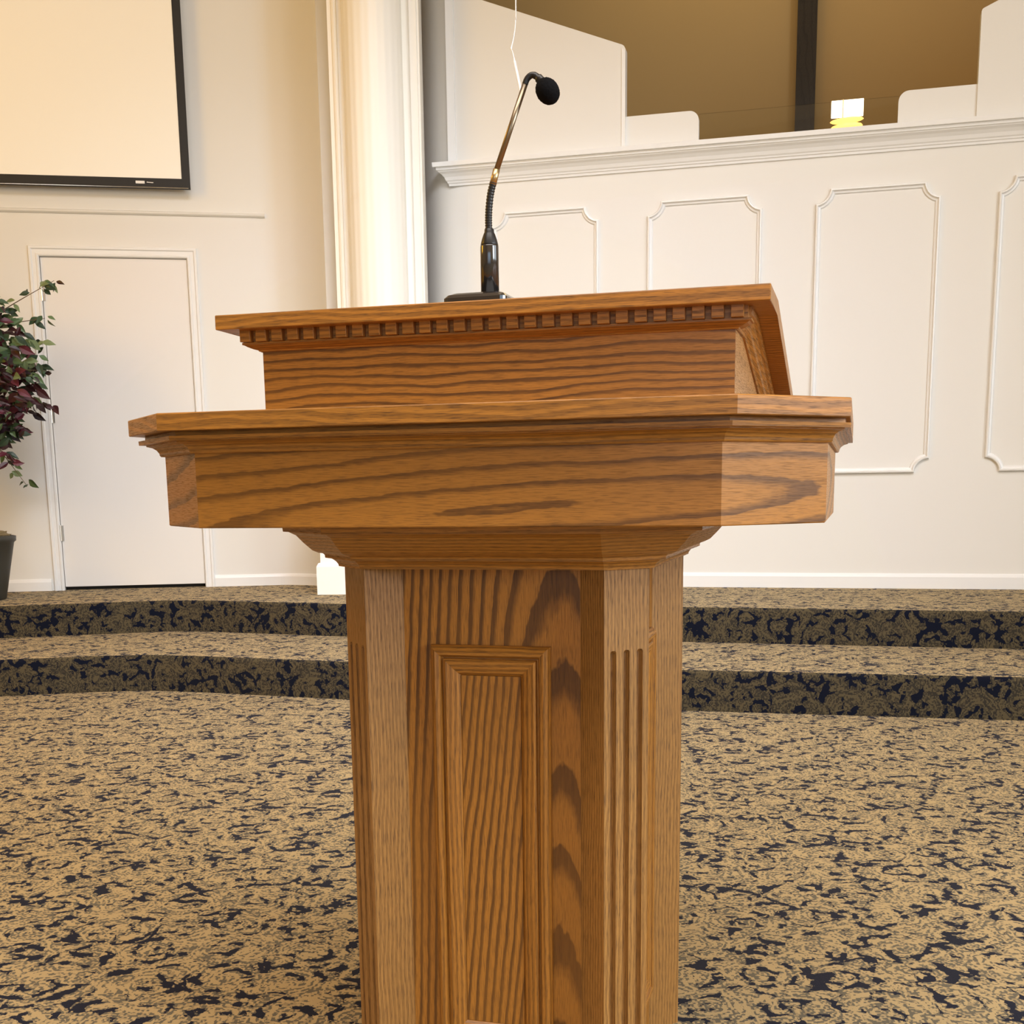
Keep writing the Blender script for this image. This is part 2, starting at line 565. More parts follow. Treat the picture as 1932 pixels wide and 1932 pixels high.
def step_block(edge, z0, z1, tread, riser, nm_t, nm_r, back):
    """rounded nosing riser strip and the tread behind it"""
    # riser with rounded nosing
    bm = bmesh.new()
    uvl = bm.loops.layers.uv.verify()
    r = 0.022
    pts = []
    fine = []
    for i in range(len(edge) - 1):
        a, b = Vector((*edge[i], 0)), Vector((*edge[i + 1], 0))
        k = max(1, int((b - a).length / 0.15))
        for j in range(k):
            fine.append(a.lerp(b, j / k))
    fine.append(Vector((*edge[-1], 0)))
    nn = []
    for i in range(len(fine)):
        t = fine[min(i + 1, len(fine) - 1)] - fine[max(i - 1, 0)]
        nn.append(Vector((t.y, -t.x, 0)).normalized())
    prof = [(0.0, z0), (0.0, z1 - r)] + [(-r + r * math.cos(a), z1 - r + r * math.sin(a)) for a in (PI / 8, PI / 4, 3 * PI / 8)]
    rows = []
    ln = 0.0
    for i, p in enumerate(fine):
        if i:
            ln += (p - fine[i - 1]).length
        rows.append(([bm.verts.new((p.x + nn[i].x * d, p.y + nn[i].y * d, z)) for d, z in prof], ln))
    for i in range(len(rows) - 1):
        (A, la), (B, lb) = rows[i], rows[i + 1]
        for k in range(len(prof) - 1):
            f = bm.faces.new((A[k], B[k], B[k + 1], A[k + 1]))
            for l, u, v in zip(f.loops, (la, lb, lb, la), (prof[k][1], prof[k][1], prof[k + 1][1], prof[k + 1][1])):
                l[uvl].uv = (u, v)
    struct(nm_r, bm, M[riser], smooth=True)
    # tread
    bm = bmesh.new()
    d = -r + r * math.cos(3 * PI / 8)
    zz = z1 - r + r * math.sin(3 * PI / 8)
    front = [(p.x + n_.x * d, p.y + n_.y * d, zz) for p, n_ in zip(fine, nn)]
    front2 = [(p.x - n_.x * r * 1.3, p.y - n_.y * r * 1.3, z1) for p, n_ in zip(fine, nn)]
    A = [bm.verts.new(p) for p in front]
    B = [bm.verts.new(p) for p in front2]
    Cc = [bm.verts.new((p[0], back, z1)) for p in front2]
    for i in range(len(A) - 1):
        bm.faces.new((A[i], A[i + 1], B[i + 1], B[i]))
        bm.faces.new((B[i], B[i + 1], Cc[i + 1], Cc[i]))
    struct(nm_t, planar_uv(bm), M[tread])


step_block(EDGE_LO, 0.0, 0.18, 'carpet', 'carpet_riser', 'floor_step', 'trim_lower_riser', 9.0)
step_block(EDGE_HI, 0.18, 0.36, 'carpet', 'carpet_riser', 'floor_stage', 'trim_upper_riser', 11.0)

# ------------------------------------------------------------------ left stage wall (with the door) and its curved end
DL, DR, DT = -0.888, 0.0, 2.412       # door opening
bm = bmesh.new()
S0, S1 = -3.9, 0.30
for s0, s1, z0, z1 in ((S0, DL, PH, CEIL), (DR, S1, PH, CEIL), (DL, DR, DT, CEIL)):
    box(bm, s0, s1, 0, 0.15, z0, z1)
onA(bm)
struct('wall_stage_left', bm, M['wall'])
e = worldA(S1)
e2, e3 = worldA(0.40), worldA(0.50)
curve = smooth_path([(e.x, e.y, 0), (e2.x, e2.y, 0), (e3.x, e3.y, 0), (-1.42, 7.910, 0), (-1.30, 7.85, 0), (-1.19, 7.74, 0), (-1.10, 7.60, 0)], 5)
bm = bmesh.new()


def wallstrip(bm, pts, z0, z1, th):
    n = len(pts)
    nr = []
    for i in range(n):
        t = pts[min(i + 1, n - 1)] - pts[max(i - 1, 0)]
        nr.append(Vector((t.y, -t.x, 0)).normalized())
    def col(th_):
        return ([bm.verts.new((p.x - q.x * th_, p.y - q.y * th_, z0)) for p, q in zip(pts, nr)],
                [bm.verts.new((p.x - q.x * th_, p.y - q.y * th_, z1)) for p, q in zip(pts, nr)])
    f0, f1 = col(0)
    for i in range(n - 1):
        bm.faces.new((f0[i], f0[i + 1], f1[i + 1], f1[i])).smooth = True
    # back, top and ends keep their own vertices so that the front shades cleanly
    g0, g1 = col(0)
    b0, b1 = col(th)
    for i in range(n - 1):
        bm.faces.new((b0[i + 1], b0[i], b1[i], b1[i + 1]))
        bm.faces.new((g1[i], g1[i + 1], b1[i + 1], b1[i]))
        bm.faces.new((g0[i + 1], g0[i], b0[i], b0[i + 1]))
    bm.faces.new((g0[0], g1[0], b1[0], b0[0]))
    bm.faces.new((g0[-1], b0[-1], b1[-1], g1[-1]))
    return bm


wallstrip(bm, curve, PH, CEIL, 0.10)
struct('wall_stage_curve', bm, M['wall'], smooth=None)

# baseboards
bm = bmesh.new()


def base_prof(bm, s0, s1, h=0.095, t=0.014):
    prism(bm, [(0, PH), (-t, PH), (-t, PH + h - 0.02), (-t * 0.6, PH + h - 0.006), (-t * 0.35, PH + h), (0, PH + h)], s0, s1, 'x')


base_prof(bm, S0, DL - 0.075, 0.075)
base_prof(bm, DR + 0.058, S1, 0.075)
onA(bm)
struct('baseboard_left', bm, M['trim'])
bm = bmesh.new()
n = len(curve)
nr = []
for i in range(n):
    t = curve[min(i + 1, n - 1)] - curve[max(i - 1, 0)]
    nr.append(Vector((t.y, -t.x, 0)).normalized())
pr = [(0.0, PH), (0.014, PH), (0.014, PH + 0.056), (0.009, PH + 0.069), (0.004, PH + 0.075), (0.0, PH + 0.075)]
rows = [[bm.verts.new((p.x + q.x * d, p.y + q.y * d, z)) for d, z in pr] for p, q in zip(curve, nr)]
for a, b in zip(rows, rows[1:]):
    for k in range(len(pr) - 1):
        bm.faces.new((a[k], b[k], b[k + 1], a[k + 1]))
struct('baseboard_curve', bm, M['trim'])

# thin horizontal wall moulding under the screen
bm = bmesh.new()
prism(bm, [(0, 2.662), (-0.008, 2.662), (-0.018, 2.670), (-0.020, 2.680), (-0.010, 2.686), (0, 2.688)], S0, 0.486, 'x')
onA(bm)
struct('trim_wall_strip', bm, M['wall'])

# door
door = empty('door_1', worldA((DL + DR) / 2, 0.0, PH), AA)
door['kind'] = 'structure'
half = (DR - DL) / 2


def inA(o):
    return o


bm = bmesh.new()
box(bm, -half + 0.006, half - 0.006, 0.004, 0.045, 0.022, DT - PH - 0.006, 0.002)
link('door_slab', bm, M['door'], door)
bm = bmesh.new()
box(bm, -half - 0.0, half + 0.0, 0.05, 0.10, 0.0, DT - PH)
link('door_backing', bm, M['dark'], door)
CW = 0.062
bm = bmesh.new()
cprof = [(0.0, 0.010), (0.006, 0.018), (0.016, 0.018), (0.020, 0.013), (0.040, 0.013), (0.046, 0.020), (0.058, 0.020), (CW, 0.012), (CW, 0.0)]
path = [(-half, 0.0), (-half, DT - PH), (half, DT - PH), (half, 0.0)]
outn = [((-1, 0)), ((-1, 1)), ((1, 1)), ((1, 0))]
rws = []
for (x, z), (nx, nz) in zip(path, outn):
    rws.append([bm.verts.new((x + nx * (d - 0.004), -h, z + nz * (d - 0.004))) for d, h in [(0.0, -0.004)] + cprof])
for a, b in zip(rws, rws[1:]):
    for k in range(len(a) - 1):
        bm.faces.new((a[k], a[k + 1], b[k + 1], b[k]))
bmesh.ops.recalc_face_normals(bm, faces=bm.faces)
link('door_casing', bm, M['trim'], door)
for zc in (0.725, 1.46, 2.195):
    bm = bmesh.new()
    tube(bm, [(-half + 0.004, -0.008, zc - PH - 0.05), (-half + 0.004, -0.008, zc - PH + 0.05)], 0.0075, 10)
    for k in range(4):
        tube(bm, [(-half + 0.004, -0.008, zc - PH - 0.032 + k * 0.02), (-half + 0.004, -0.008, zc - PH - 0.030 + k * 0.02)], 0.0085, 10)
    box(bm, -half + 0.004, -half + 0.022, -0.003, 0.005, zc - PH - 0.048, zc - PH + 0.048)
    link('hinge', bm, M['steel'], door)

# ------------------------------------------------------------------ fluted column on its pedestal, with the pilaster behind
CX, CY = -0.755, 7.42
RC = 0.172


def flute(a, r, z):
    k = (a * 24 / (2 * PI)) % 1.0
    return r - 0.0015 * max(0.0, math.sin(PI * k)) ** 2


bm = bmesh.new()
lathe(bm, [(RC, PH + 0.9), (RC, 2.0), (RC, 3.4), (RC, CEIL)], 240, (CX, CY), flute)
struct('column_shaft', bm, M['column'], smooth=True)
bm = bmesh.new()
lathe(bm, [(RC + 0.05, PH + 0.80), (RC + 0.055, PH + 0.83), (RC + 0.05, PH + 0.86), (RC + 0.02, PH + 0.87), (RC + 0.03, PH + 0.89), (RC + 0.02, PH + 0.91), (RC, PH + 0.92)], 48, (CX, CY))
struct('column_base', bm, M['column'], smooth=True)
bm = bmesh.new()
PX0, PX1, PY0, PY1 = -1.128, -0.40, 7.13, 7.60


def sq(d):
    return [(PX0 - d, PY0 - d), (PX1 + d, PY0 - d), (PX1 + d, PY1), (PX0 - d, PY1)]


rings(bm, [(sq(0.022), PH), (sq(0.022), PH + 0.165), (sq(0.012), PH + 0.185), (sq(0.0), PH + 0.188), (sq(0.0), PH + 0.74), (sq(0.02), PH + 0.76), (sq(0.02), PH + 0.80)])
struct('column_pedestal', bm, M['column'])
# pilaster: panel behind the column with beads at its left and a strip at its right
bm = bmesh.new()
YP = 7.44
XL, XR = -1.012, -0.485
prism(bm, [(XL, YP + 0.25), (XL, YP), (XL + 0.022, YP), (XL + 0.028, YP - 0.014), (XL + 0.040, YP - 0.020), (XL + 0.052, YP - 0.014), (XL + 0.056, YP),
           (XL + 0.082, YP), (XL + 0.083, YP + 0.012), (XL + 0.088, YP + 0.012), (XL + 0.089, YP - 0.004),
           (XR - 0.055, YP - 0.004), (XR - 0.055, YP - 0.028), (XR - 0.015, YP - 0.028), (XR - 0.010, YP - 0.018), (XR, YP - 0.018), (XR, YP + 0.25)], PH, CEIL, 'z')
struct('trim_pilaster', bm, M['column'])

# ------------------------------------------------------------------ right stage wall: choir parapet with its panels
TOPW = 2.885
bm = bmesh.new()
box(bm, -1.34, 5.2, 0.0, 0.34, PH, TOPW)
onW(bm)
struct('wall_stage_right', bm, M['wall'])
bm = bmesh.new()
cw = smooth_path([(-1.74, 0.25, 0), (-1.66, 0.15, 0), (-1.56, 0.065, 0), (-1.45, 0.012, 0), (-1.34, 0.0, 0)], 5)
wallstrip(bm, cw, PH, CEIL, 0.08)
onW(bm)
struct('wall_choir_return', bm, M['wall'], smooth=None)
bm = bmesh.new()
prism(bm, [(0, PH), (-0.014, PH), (-0.014, PH + 0.068), (-0.010, PH + 0.080), (-0.004, PH + 0.088), (0, PH + 0.088)], -1.63, 5.2, 'x')
onW(bm)
struct('baseboard_right', bm, M['trim'])

# crown under the parapet cap
CR = [(0.0, 2.782), (0.010, 2.782), (0.012, 2.794), (0.018, 2.798), (0.020, 2.806), (0.026, 2.812), (0.034, 2.830), (0.048, 2.846), (0.062, 2.856), (0.066, 2.862), (0.072, 2.864), (0.074, 2.878), (0.090, 2.880), (0.092, 2.905), (0.0, 2.907)]
bm = bmesh.new()
SL = -1.44
A = [bm.verts.new((5.2, -d, z)) for d, z in CR]
B = [bm.verts.new((SL - d, -d, z)) for d, z in CR]
Cc = [bm.verts.new((SL - d, 0.0, z)) for d, z in CR]
for P, Q in ((A, B), (B, Cc)):
    for k in range(len(CR) - 1):
        bm.faces.new((P[k], P[k + 1], Q[k + 1], Q[k]))
bmesh.ops.remove_doubles(bm, verts=bm.verts, dist=1e-5)
box(bm, SL, 5.2, -0.001, 0.34, 2.885, 2.907)
bmesh.ops.recalc_face_normals(bm, faces=bm.faces)
onW(bm)
struct('trim_crown', bm, M['trim'])


def notched(x0, x1, z0, z1, r, n=7):
    """rectangle whose corners are scooped out by a quarter circle, counter-clockwise seen from the room"""
    out = []
    for cx, cz, a0 in ((x0, z0, 90), (x1, z0, 180), (x1, z1, 270), (x0, z1, 0)):
        for k in range(n + 1):
            a = math.radians(a0 - 90 * k / n)
            out.append((cx + r * math.cos(a), cz + r * math.sin(a)))
    return out


def frame_mould(x0, x1, z0, z1, r, prof):
    """mitred moulding swept round the notched outline; prof (inset, height)"""
    bm = bmesh.new()
    # notched outline ordering: bottom-left scoop runs from left side to bottom side
    P = []
    n = 7
    for cx, cz, a0, a1 in ((x0, z0, 90, 0), (x1, z0, 180, 90), (x1, z1, 270, 180), (x0, z1, 360, 270)):
        for k in range(n + 1):
            a = math.radians(a0 + (a1 - a0) * k / n)
            P.append((cx + r * math.cos(a), cz + r * math.sin(a)))
    N = len(P)
    rows = []
    for i in range(N):
        p, q, s = Vector(P[i - 1]), Vector(P[i]), Vector(P[(i + 1) % N])
        t1, t2 = (q - p).normalized(), (s - q).normalized()
        n1, n2 = Vector((-t1.y, t1.x)), Vector((-t2.y, t2.x))   # inward for ccw
        mid = (n1 + n2)
        mid = mid / max(0.35, mid.dot(n1)) if mid.length > 1e-6 else n1
        rows.append([bm.verts.new((q.x + mid.x * d, -h, q.y + mid.y * d)) for d, h in prof])
    for i in range(N):
        a, b = rows[i], rows[(i + 1) % N]
        for k in range(len(prof) - 1):
            bm.faces.new((a[k], b[k], b[k + 1], a[k + 1]))
    bmesh.ops.recalc_face_normals(bm, faces=bm.faces)
    return bm


MP = [(0.0, 0.0), (0.0, 0.013), (0.004, 0.021), (0.011, 0.023), (0.015, 0.014), (0.018, 0.011), (0.026, 0.009), (0.031, 0.0)]
names = ['trim_panel_1', 'trim_panel_2', 'trim_panel_3', 'trim_panel_4', 'trim_panel_5']
for nm, (x0, x1) in zip(names, ((-1.185, -0.528), (-0.238, 0.423), (0.720, 1.392), (1.692, 2.364), (2.664, 3.336))):
    bm = frame_mould(x0, x1, 1.028, 2.608, 0.078, MP)
    onW(bm)
    struct(nm, bm, M['trim'])


# partitions standing on the parapet
def rounded(pts, radii, n=8):
    """polygon with rounded corners"""
    out = []
    N = len(pts)
    for i, p in enumerate(pts):
        r = radii[i]
        if not r:
            out.append(p)
            continue
        P, A_, B_ = Vector(p), Vector(pts[i - 1]), Vector(pts[(i + 1) % N])
        a, b = (A_ - P).normalized(), (B_ - P).normalized()
        half_ = a.angle(b) / 2
        d = r / math.tan(half_)
        cen = P + (a + b).normalized() * (r / math.sin(half_))
        s, e_ = P + a * d, P + b * d
        v0, v1 = s - cen, e_ - cen
        ang = v0.angle_signed(v1)
        for k in range(n + 1):
            t = -ang * k / n
            c_, s_ = math.cos(t), math.sin(t)
            out.append((cen.x + v0.x * c_ - v0.y * s_, cen.y + v0.x * s_ + v0.y * c_))
    return out


Z0 = 2.895
bm = bmesh.new()
prism(bm, rounded([(-1.448, Z0), (-0.371, Z0), (-0.371, 3.468), (-1.448, 3.886)], [0, 0, 0.035, 0]), -0.012, 0.05, 'y')
onW(bm)
struct('wall_choir_wing_left', bm, M['wall'])
bm = bmesh.new()
prism(bm, [(-1.448, Z0), (-1.40, Z0), (-1.40, 3.868), (-1.448, 3.886)], -0.030, -0.012, 'y')
prism(bm, [(-0.392, Z0), (-0.371, Z0), (-0.371, 3.44), (-0.392, 3.455)], -0.018, -0.012, 'y')
onW(bm)
struct('trim_wing_stile', bm, M['trim'])
bm = bmesh.new()
prism(bm, rounded([(1.553, Z0), (5.2, Z0), (5.2, 4.9), (1.67, 3.512), (1.553, 3.462)], [0, 0, 0, 0, 0.02]), -0.012, 0.05, 'y')
onW(bm)
struct('wall_choir_wing_right', bm, M['wall'])
bm = bmesh.new()
prism(bm, rounded([(-0.371, Z0), (0.053, Z0), (0.053, 3.089), (-0.371, 3.089)], [0, 0, 0.055, 0]), 0.0, 0.04, 'y')
onW(bm)
struct('wall_choir_shoulder_left', bm, M['wall'])
bm = bmesh.new()
prism(bm, rounded([(1.146, Z0), (1.60, Z0), (1.60, 3.092), (1.146, 3.092)], [0, 0, 0, 0.055]), 0.0, 0.04, 'y')
onW(bm)
struct('wall_choir_shoulder_right', bm, M['wall'])
bm = bmesh.new()
box(bm, 0.052, 1.147, 0.016, 0.022, 2.90, 3.072)
onW(bm)
struct('window_choir_glass', bm, M['glass'])

# choir loft behind: tan wall, side walls, floor, dark timber post
bm = bmesh.new()
box(bm, -4.5, 6.5, 3.0, 3.15, PH, CEIL)
box(bm, -4.6, -4.5, 0.3, 3.15, PH, CEIL)
box(bm, 5.2, 5.35, 0.0, 3.15, PH, CEIL)
onW(bm)
struct('wall_choir_back', bm, M['brown'])
bm = bmesh.new()
box(bm, 0.497, 0.645, 2.90, 2.999, 2.2, CEIL)
grain(bm, (0, 0, 1))
onW(bm)
struct('trim_choir_post', bm, M['beam'])
bm = bmesh.new()
box(bm, -1.63, -1.53, 0.34, 3.0, PH, TOPW - 0.3)
onW(bm)
struct('wall_choir_inner', bm, M['brown'])

# ------------------------------------------------------------------ room shell
bm = bmesh.new()
box(bm, -6.1, 6.1, -4.1, 12.2, CEIL, CEIL + 0.1)
struct('ceiling', bm, M['ceiling'])
bm = bmesh.new()
box(bm, -6.15, -6.0, -4.0, 12.2, 0, CEIL)
struct('wall_left', bm, M['brown'])
bm = bmesh.new()
WS = [(-3.7, -1.3), (-0.3, 2.1)]
ys = [-4.0, -3.7, -1.3, -0.3, 2.1, 12.2]
box(bm, 6.0, 6.15, -4.0, -3.7, 0, CEIL)
box(bm, 6.0, 6.15, -1.3, -0.3, 0, CEIL)
box(bm, 6.0, 6.15, 2.1, 12.2, 0, CEIL)
for a, b in WS:
    box(bm, 6.0, 6.15, a, b, 0, 1.2)
    box(bm, 6.0, 6.15, a, b, 4.55, CEIL)
struct('wall_right', bm, M['brown'])
bm = bmesh.new()
box(bm, -6.0, -2.6, -4.15, -4.0, 0, CEIL)
box(bm, 1.6, 6.0, -4.15, -4.0, 0, CEIL)
box(bm, -2.6, 1.6, -4.15, -4.0, 2.5, CEIL)
struct('wall_back', bm, M['brown'])
bm = bmesh.new()
box(bm, -6.0, 6.0, 12.0, 12.15, 0, CEIL)
struct('wall_far', bm, M['brown'])
for k, (a, b) in enumerate(WS):
    wi = bmesh.new()
    for y0, y1, z0, z1 in ((a - 0.08, a, 1.12, 4.63), (b, b + 0.08, 1.12, 4.63), (a, b, 4.55, 4.63), (a, b, 1.12, 1.2), ((a + b) / 2 - 0.03, (a + b) / 2 + 0.03, 1.2, 4.55), (a, b, 2.85, 2.91)):
        box(wi, 5.96, 6.05, y0, y1, z0, z1)
    struct('window_%d' % (k + 1), wi, M['trim'])
wi = bmesh.new()
for x0, x1, z0, z1 in ((-2.68, -2.6, 0, 2.58), (1.6, 1.68, 0, 2.58), (-2.6, 1.6, 2.5, 2.58), (-1.24, -1.16, 0, 2.5), (0.16, 0.24, 0, 2.5)):
    box(wi, x0, x1, -4.06, -3.96, z0, z1)
struct('door_2', wi, M['trim'])

# ------------------------------------------------------------------ pulpit
UC, VC = -0.365, 0.395
PSI = math.radians(16.0417)
U = Vector((math.cos(PSI), -math.sin(PSI), 0))
Vv = Vector((math.sin(PSI), math.cos(PSI), 0))
base = Vector((0.263, 1.5, 0)) + U * UC + Vv * VC
EYE = Vector((0, 0, 0.965))
KS = 0.98
pul = empty('pulpit', EYE + (base - EYE) * KS, -PSI)
pul.scale = (KS, KS, KS)
tag(pul, 'oak pulpit with slanted book rest, dentil moulding and fluted corner posts on patterned carpet', 'pulpit')


def ploc(u, v):
    return (u - UC, v - VC)


W_APR = oak('oak_apron', 44, 0.85, (-0.45, 0.0), k=0.07, warp=0.30, tilt=-0.055, width=0.62)
W_TOP = oak('oak_top', 90, 0.5, (0.2, 0.9), k=0.03, warp=1.5, width=0.30)
W_BOX = oak('oak_book_rest', 74, 0.9, (0.3, 0.55), k=0.03, warp=1.25, width=0.55)
W_SIDE = oak('oak_plain', 30, 0.12, (0.3, 0.55), k=0.03, warp=0.5, width=0.5, light=(0.56, 0.29, 0.10))
W_MLD = oak('oak_moulding', 130, 0.5, (0.1, 0.4), k=0.02, warp=0.8, width=0.4)
W_POST = oak('oak_post', 150, 0.38, (0.5, 0.35), k=0.01, warp=1.6, light=(0.48, 0.240, 0.066), width=0.3)
W_BRD = oak('oak_board', 84, 0.95, (1.15, 0.108), k=0.085, warp=0.40, width=0.5)
W_BRD2 = oak('oak_raised_panel', 80, 0.9, (1.0, 0.3), k=0.02, warp=0.55, tilt=0.10, width=0.5)

hx0, hy0, ch0 = 0.240, 0.235, 0.0557
bm = bmesh.new()


def colring(d, fr=1.0, sd=1.0, cc=1.0):
    return chamfer_rect(0, 0, hx0, hy0, ch0, d * fr, d * cc, d * sd)


bm.free()
# inner carcass boards
ZT = 0.856
bm = bmesh.new()
fx = 0.246 - 0.0613 * 0.75   # half extent of side boards
fy = 0.228 - 0.0613 + 0.0146
FB = VC - 0.205              # front board distance from centre
SB = 0.240 - 0.046
box(bm, -0.145, 0.145, -FB, -FB + 0.02, -0.0195, ZT)
grain(bm, (0, 0, 1), (0, 0))
link('front_board', bm, W_BRD, pul)
bm = bmesh.new()
box(bm, -0.145, 0.145, FB - 0.02, FB, -0.0195, ZT)
grain(bm, (0, 0, 1), (0.7, 0.1))
link('rear_board', bm, W_BRD, pul)
for sx in (-1, 1):
    bm = bmesh.new()
    a, b = sorted((sx * SB, sx * (SB - 0.02)))
    box(bm, a, b, -0.13, 0.13, -0.0195, ZT)
    grain(bm, (0, 0, 1), (0.4, 0.2))
    link('side_board', bm, W_BRD, pul)


# corner posts: square posts set at 45 degrees, three flutes in the outer face
def post_mesh():
    bm = bmesh.new()
    S = 0.0788
    h = S / 2
    zt = 0.727
    R = 0.0052
    xs = [-h]
    cents = (-0.0235, 0.0, 0.0235)
    for c in cents:
        xs += [c - R * 1.0] + [c + R * math.sin(a) for a in (-1.2, -0.9, -0.55, -0.2, 0.2, 0.55, 0.9, 1.2)] + [c + R]
    xs.append(h)
    zs = [-0.0195, zt] + [zt + R * math.sin(a) for a in (0.35, 0.7, 1.0, 1.25, 1.45)] + [zt + R * 1.01, ZT]

    def dep(x, z):
        for c in cents:
            dx = x - c
            dz = max(0.0, z - zt)
            q = R * R - dx * dx - dz * dz
            if q > 0:
                return math.sqrt(q) * 1.7
        return 0.0
    g = [[bm.verts.new((x, -h + dep(x, z), z)) for x in xs] for z in zs]
    for k in range(len(zs) - 1):
        for i in range(len(xs) - 1):
            bm.faces.new((g[k][i], g[k][i + 1], g[k + 1][i + 1], g[k + 1][i]))
    bl = [bm.verts.new((x, h, z)) for z in (-0.0195, ZT) for x in (-h, h)]
    # sides, back, caps
    left = [g[k][0] for k in range(len(zs))]
    right = [g[k][-1] for k in range(len(zs))]
    bm.faces.new(left + [bl[2], bl[0]])
    bm.faces.new([bl[1], bl[3]] + right[::-1])
    bm.faces.new((bl[1], bl[0], bl[2], bl[3]))
    bm.faces.new(g[0][::-1] + [bl[0], bl[1]])
    bm.faces.new(g[-1] + [bl[3], bl[2]])
    bmesh.ops.recalc_face_normals(bm, faces=bm.faces)
    grain(bm, (0, 0, 1))
    return bm


p0 = link('corner_post', post_mesh(), W_POST, pul)
first = True
for sx, sy, rz in ((1, -1, PI / 4), (-1, -1, -PI / 4), (1, 1, 3 * PI / 4), (-1, 1, -3 * PI / 4)):
    o = p0
    if not first:
        o = p0.copy()
        COL.objects.link(o)
    first = False
    o.location = (sx * (hx0 - ch0), sy * (hy0 - ch0), 0)
    o.rotation_euler = (0, 0, rz)
    o['label'] = 'square oak corner post set diagonally with three flutes'


# raised picture-frame mouldings on the boards
def rect_mould(x0, x1, z0, z1, prof):
    bm = bmesh.new()
    uvl = bm.loops.layers.uv.verify()
    cs = [(x0, z0, 1, 1), (x1, z0, -1, 1), (x1, z1, -1, -1), (x0, z1, 1, -1)]
    rows = [[(x + sx * d, -h, z + sz * d) for d, h in prof] for x, z, sx, sz in cs]
    for i in range(4):
        a, b = rows[i], rows[(i + 1) % 4]
        ln = 0.0
        for k in range(len(prof) - 1):
            vs = [bm.verts.new(p) for p in (a[k], b[k], b[k + 1], a[k + 1])]
            f = bm.faces.new(vs)
            st = math.hypot(prof[k + 1][0] - prof[k][0], prof[k + 1][1] - prof[k][1])
            along = 0 if i % 2 == 0 else 2
            for l, p, v in zip(f.loops, (a[k], b[k], b[k + 1], a[k + 1]), (ln, ln, ln + st, ln + st)):
                l[uvl].uv = (p[along], v + i * 0.13)
            ln += st
    bmesh.ops.recalc_face_normals(bm, faces=bm.faces)
    return bm


FP = [(0.0, 0.0), (0.0, 0.006), (0.003, 0.012), (0.009, 0.0155), (0.015, 0.014), (0.0175, 0.009), (0.0185, 0.006), (0.0205, 0.006), (0.0215, 0.0105), (0.025, 0.0125), (0.034, 0.011), (0.042, 0.0075), (0.046, 0.003), (0.048, 0.0)]
for rz, dist, hw in ((0, FB, 0.0945), (PI, FB, 0.0945), (PI / 2, SB, 0.092), (-PI / 2, SB, 0.092)):
    f = link('panel_moulding', rect_mould(-hw, hw, 0.075, 0.732, FP), W_MLD, pul)
    if rz == 0:
        f.location = (0, -dist, 0)
    elif rz == PI:
        f.location = (0, dist, 0)
    else:
        f.location = (dist if rz > 0 else -dist, 0, 0)
    f.rotation_euler = (0, 0, rz)
    bm = bmesh.new()
    box(bm, -hw + 0.047, hw - 0.047, -0.0035, 0.0, 0.122, 0.685)
    grain(bm, (0, 0, 1), (0, 0))
    c = link('raised_panel', bm, W_BRD2, pul)
    c.location = f.location
    c.rotation_euler = f.rotation_euler

# corbel moulding between column and apron
bm = bmesh.new()
CP = [(0.0, 0.850), (0.008, 0.850), (0.0085, 0.853), (0.012, 0.858), (0.018, 0.8625), (0.026, 0.8635), (0.0265, 0.868), (0.029, 0.8705), (0.035, 0.8715), (0.043, 0.8755), (0.054, 0.887), (0.064, 0.899), (0.074, 0.9045), (0.081, 0.905), (0.082, 0.916)]
rings(bm, [(colring(d, 1.35, 1.0, 1.10), z) for d, z in CP])
link('corbel_moulding', bm, W_MLD, pul)

# apron
HX, HY, CHM = 0.488, 0.395, 0.123


def apr(d, sd=None):
    return chamfer_rect(0, 0, HX, HY, CHM, d, d, d if sd is None else sd)


bm = bmesh.new()
rings(bm, [(apr(-0.0015), 0.916), (apr(0.0), 0.9175), (apr(0.0), 1.05)], cap_hi=False)
link('apron', bm, W_APR, pul)
bm = bmesh.new()
GP = [(0.0, 1.0195), (0.006, 1.0195), (0.008, 1.0215), (0.0085, 1.0245), (0.012, 1.0290), (0.018, 1.0325), (0.027, 1.0345), (0.027, 1.0362), (0.0375, 1.0364), (0.038, 1.0425), (0.028, 1.0427), (0.028, 1.0492)]
rings(bm, [(apr(d, d * 0.75), z) for d, z in GP], cap_lo=False)
link('cornice_moulding', bm, W_MLD, pul)
bm = bmesh.new()
TP = [(0.054, 1.0486), (0.055, 1.0494), (0.055, 1.0706), (0.0545, 1.0716), (0.053, 1.0722)]
rings(bm, [(apr(d, d - 0.027), z) for d, z in TP])
link('table_top', bm, W_TOP, pul)

# book rest: box, dentils, rake moulding and slanted top
BU0, BU1 = -0.7203 - UC, -0.0057 - UC
v0, v1 = 0.20 - VC, 0.775 - VC
SLOPE = 0.213
TH = 0.0213


def ztop(v):      # v in table coordinates
    return 1.2262 - max(0.0, v - 0.30) * SLOPE


for a, b in ((BU0, BU0 + 0.018), (BU1 - 0.018, BU1)):
    bm = bmesh.new()
    prism(bm, [(v0, 1.072), (v1, 1.072), (v1, ztop(0.775) - TH), (0.30 - VC, 1.2262 - TH), (v0, 1.2262 - TH)], a, b, 'x')
    grain(bm, (0, 1, 0))
    link('side_panel', bm, W_SIDE, pul)
bm = bmesh.new()
box(bm, BU0 + 0.0005, BU1 - 0.0005, v0 - 0.0004, v0 + 0.018, 1.072, 1.2262 - TH)
grain(bm, (1, 0, 0))
link('front_panel', bm, W_BOX, pul)
